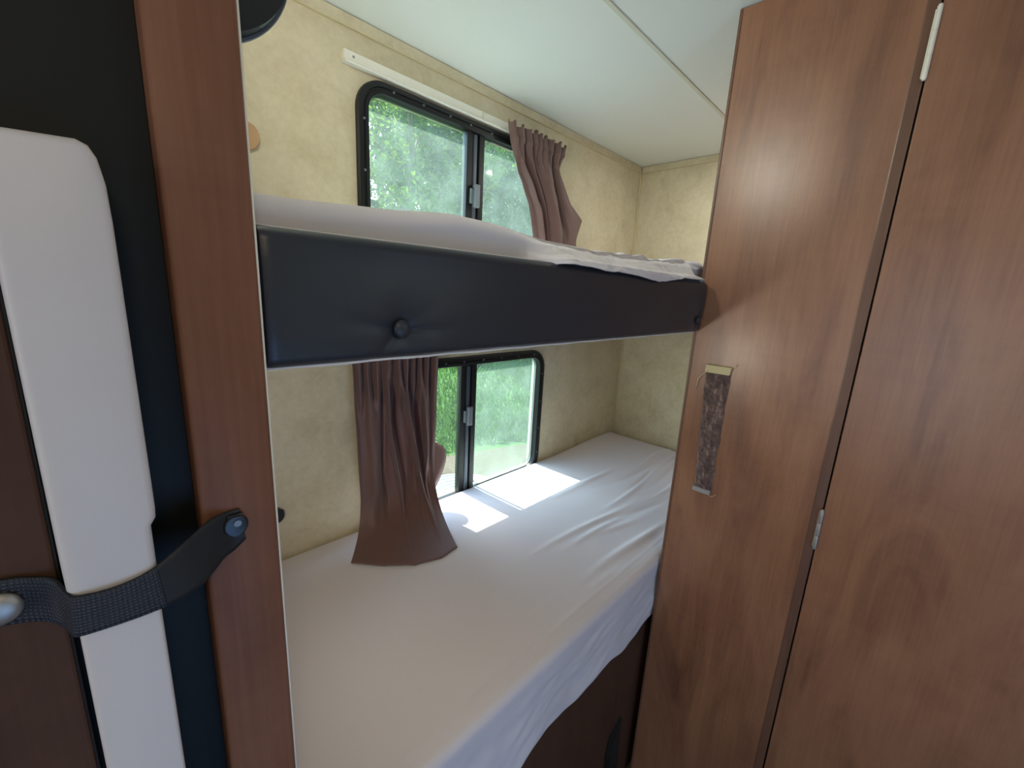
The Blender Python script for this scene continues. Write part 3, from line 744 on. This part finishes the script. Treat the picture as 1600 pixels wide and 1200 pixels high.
for k in range(32000):
    y = 4.2+(rg.random()**1.7)*12; x = rg.uniform(-.5, 1)*y*1.6+1
    if ((x-3)/3.2)**2+((y-3.1)/1.75)**2 < 1.15+.3*noise.noise(Vector((x, y, 0))): continue
    n = noise.noise(Vector((x*.7, y*.7, 3))); h = (.07+.20*max(0, n+.15)+.06*rg.random())*(1.3 if y < 7 else 1)
    a = rg.uniform(0, 6.28); l = rg.uniform(.02, .14); wv = .007+.0012*y
    dx, dy = math.cos(a), math.sin(a); z = G+.02
    p0 = Vector((x-dy*wv, y+dx*wv, z)); p1 = Vector((x+dy*wv, y-dx*wv, z)); p2 = Vector((x+dx*l*.4, y+dy*l*.4, z+h*.7)); p3 = Vector((x+dx*l, y+dy*l, z+h))
    v = [bm.verts.new(p) for p in (p0, p1, p2+Vector((dy*wv*.7, -dx*wv*.7, 0)), p3, p2-Vector((dy*wv*.7, -dx*wv*.7, 0)))]
    bm.faces.new(v)
o = obj('tall_grass', bm, M['blade']); tag(o, 'tall green grass seen through the lower window', 'grass'); o['kind'] = 'stuff'
bm = bmesh.new(); cyl(bm, (2.72, 3.28, G+.20), (0, 0, 1), .60, .26, 64, bev=.03)
for k in range(7):
    rr_ = .08+.075*k
    tube(bm, [(2.72+rr_*math.cos(t*math.pi/24), 3.28+rr_*math.sin(t*math.pi/24), G+.332) for t in range(49)], .008, 6)
tag(obj('pale_drum', bm, M['lid'], smooth='auto'), 'pale round ribbed drum top on the dirt outside the lower window', 'drum')

def tree(x, y, h, r, seed, leafmat, label, n=9000, ls=.10):
    rnd = random.Random(seed)
    t = thing('tree', label, 'tree', (x, y, G), 'trees outside the bunk window')
    bm = bmesh.new(); pts = [(x+.15*math.sin(k*.9+seed), y+.1*math.cos(k), G+h*.8*k/7) for k in range(8)]
    tube(bm, pts, [.20*(1-k/9) for k in range(8)], 10)
    for k in range(9):
        a = rnd.uniform(0, 6.28); z = G+h*rnd.uniform(.25, .7); q = Vector((x, y, z)); e = q+Vector((math.cos(a)*r*.7, math.sin(a)*r*.7, h*.15))
        tube(bm, [q, q.lerp(e, .5)+Vector((0, 0, -.1)), e], [.07, .045, .02], 6)
    obj('trunk', bm, M['bark'], t, smooth=True)
    bm = bmesh.new()
    clumps = [(Vector((rnd.gauss(0, .48), rnd.gauss(0, .42), rnd.uniform(-1, 1))), rnd.uniform(.16, .36)) for _ in range(70)]
    for k in range(n):
        c, cr_ = clumps[rnd.randrange(70)]
        d = Vector((rnd.gauss(0, 1), rnd.gauss(0, 1), rnd.gauss(0, 1))).normalized()*cr_*rnd.random()**.35
        p = c+d; p = Vector((x+p.x*r*1.25, y+p.y*r, G+h*.56+p.z*h*.44))
        q = Vector((rnd.gauss(0, 1), rnd.gauss(0, 1), rnd.gauss(0, 1)+.6)).normalized(); a = q.orthogonal().normalized()
        a = (Matrix.Rotation(rnd.uniform(0, 6.28), 3, q) @ a); b = q.cross(a); s = ls*rnd.uniform(.6, 1.3)
        v = [bm.verts.new(p+w_) for w_ in (-a*s, b*s*.45+q*s*.1, a*s, -b*s*.45+q*s*.1)]
        bm.faces.new(v)
    obj('foliage', bm, leafmat, t)
tree(10.2, 16.0, 12.0, 2.9, 1, M['leaf'], 'sunlit yellow-green tree framed by the left pane of the upper window', 17000, .13)
tree(15.8, 16.5, 12.5, 3.0, 2, M['leaf_dark'], 'blue-green leafy tree in the middle of the upper window', 17000, .13)
tree(21.5, 17.0, 12.5, 3.1, 3, M['leaf_dark'], 'leafy tree seen through the right pane beside the brown curtain', 17000, .14)
tree(12.8, 23.5, 15.0, 3.8, 4, M['leaf_dark'], 'taller green tree rising behind the front row of trees', 13000, .30)
tree(20.2, 24.0, 15.0, 3.9, 5, M['leaf_dark'], 'large distant green tree behind the right end of the tree row', 13000, .30)
tree(28.0, 23.5, 15.0, 3.9, 6, M['leaf_dark'], 'distant green tree at the far right end of the tree row', 9000, .30)
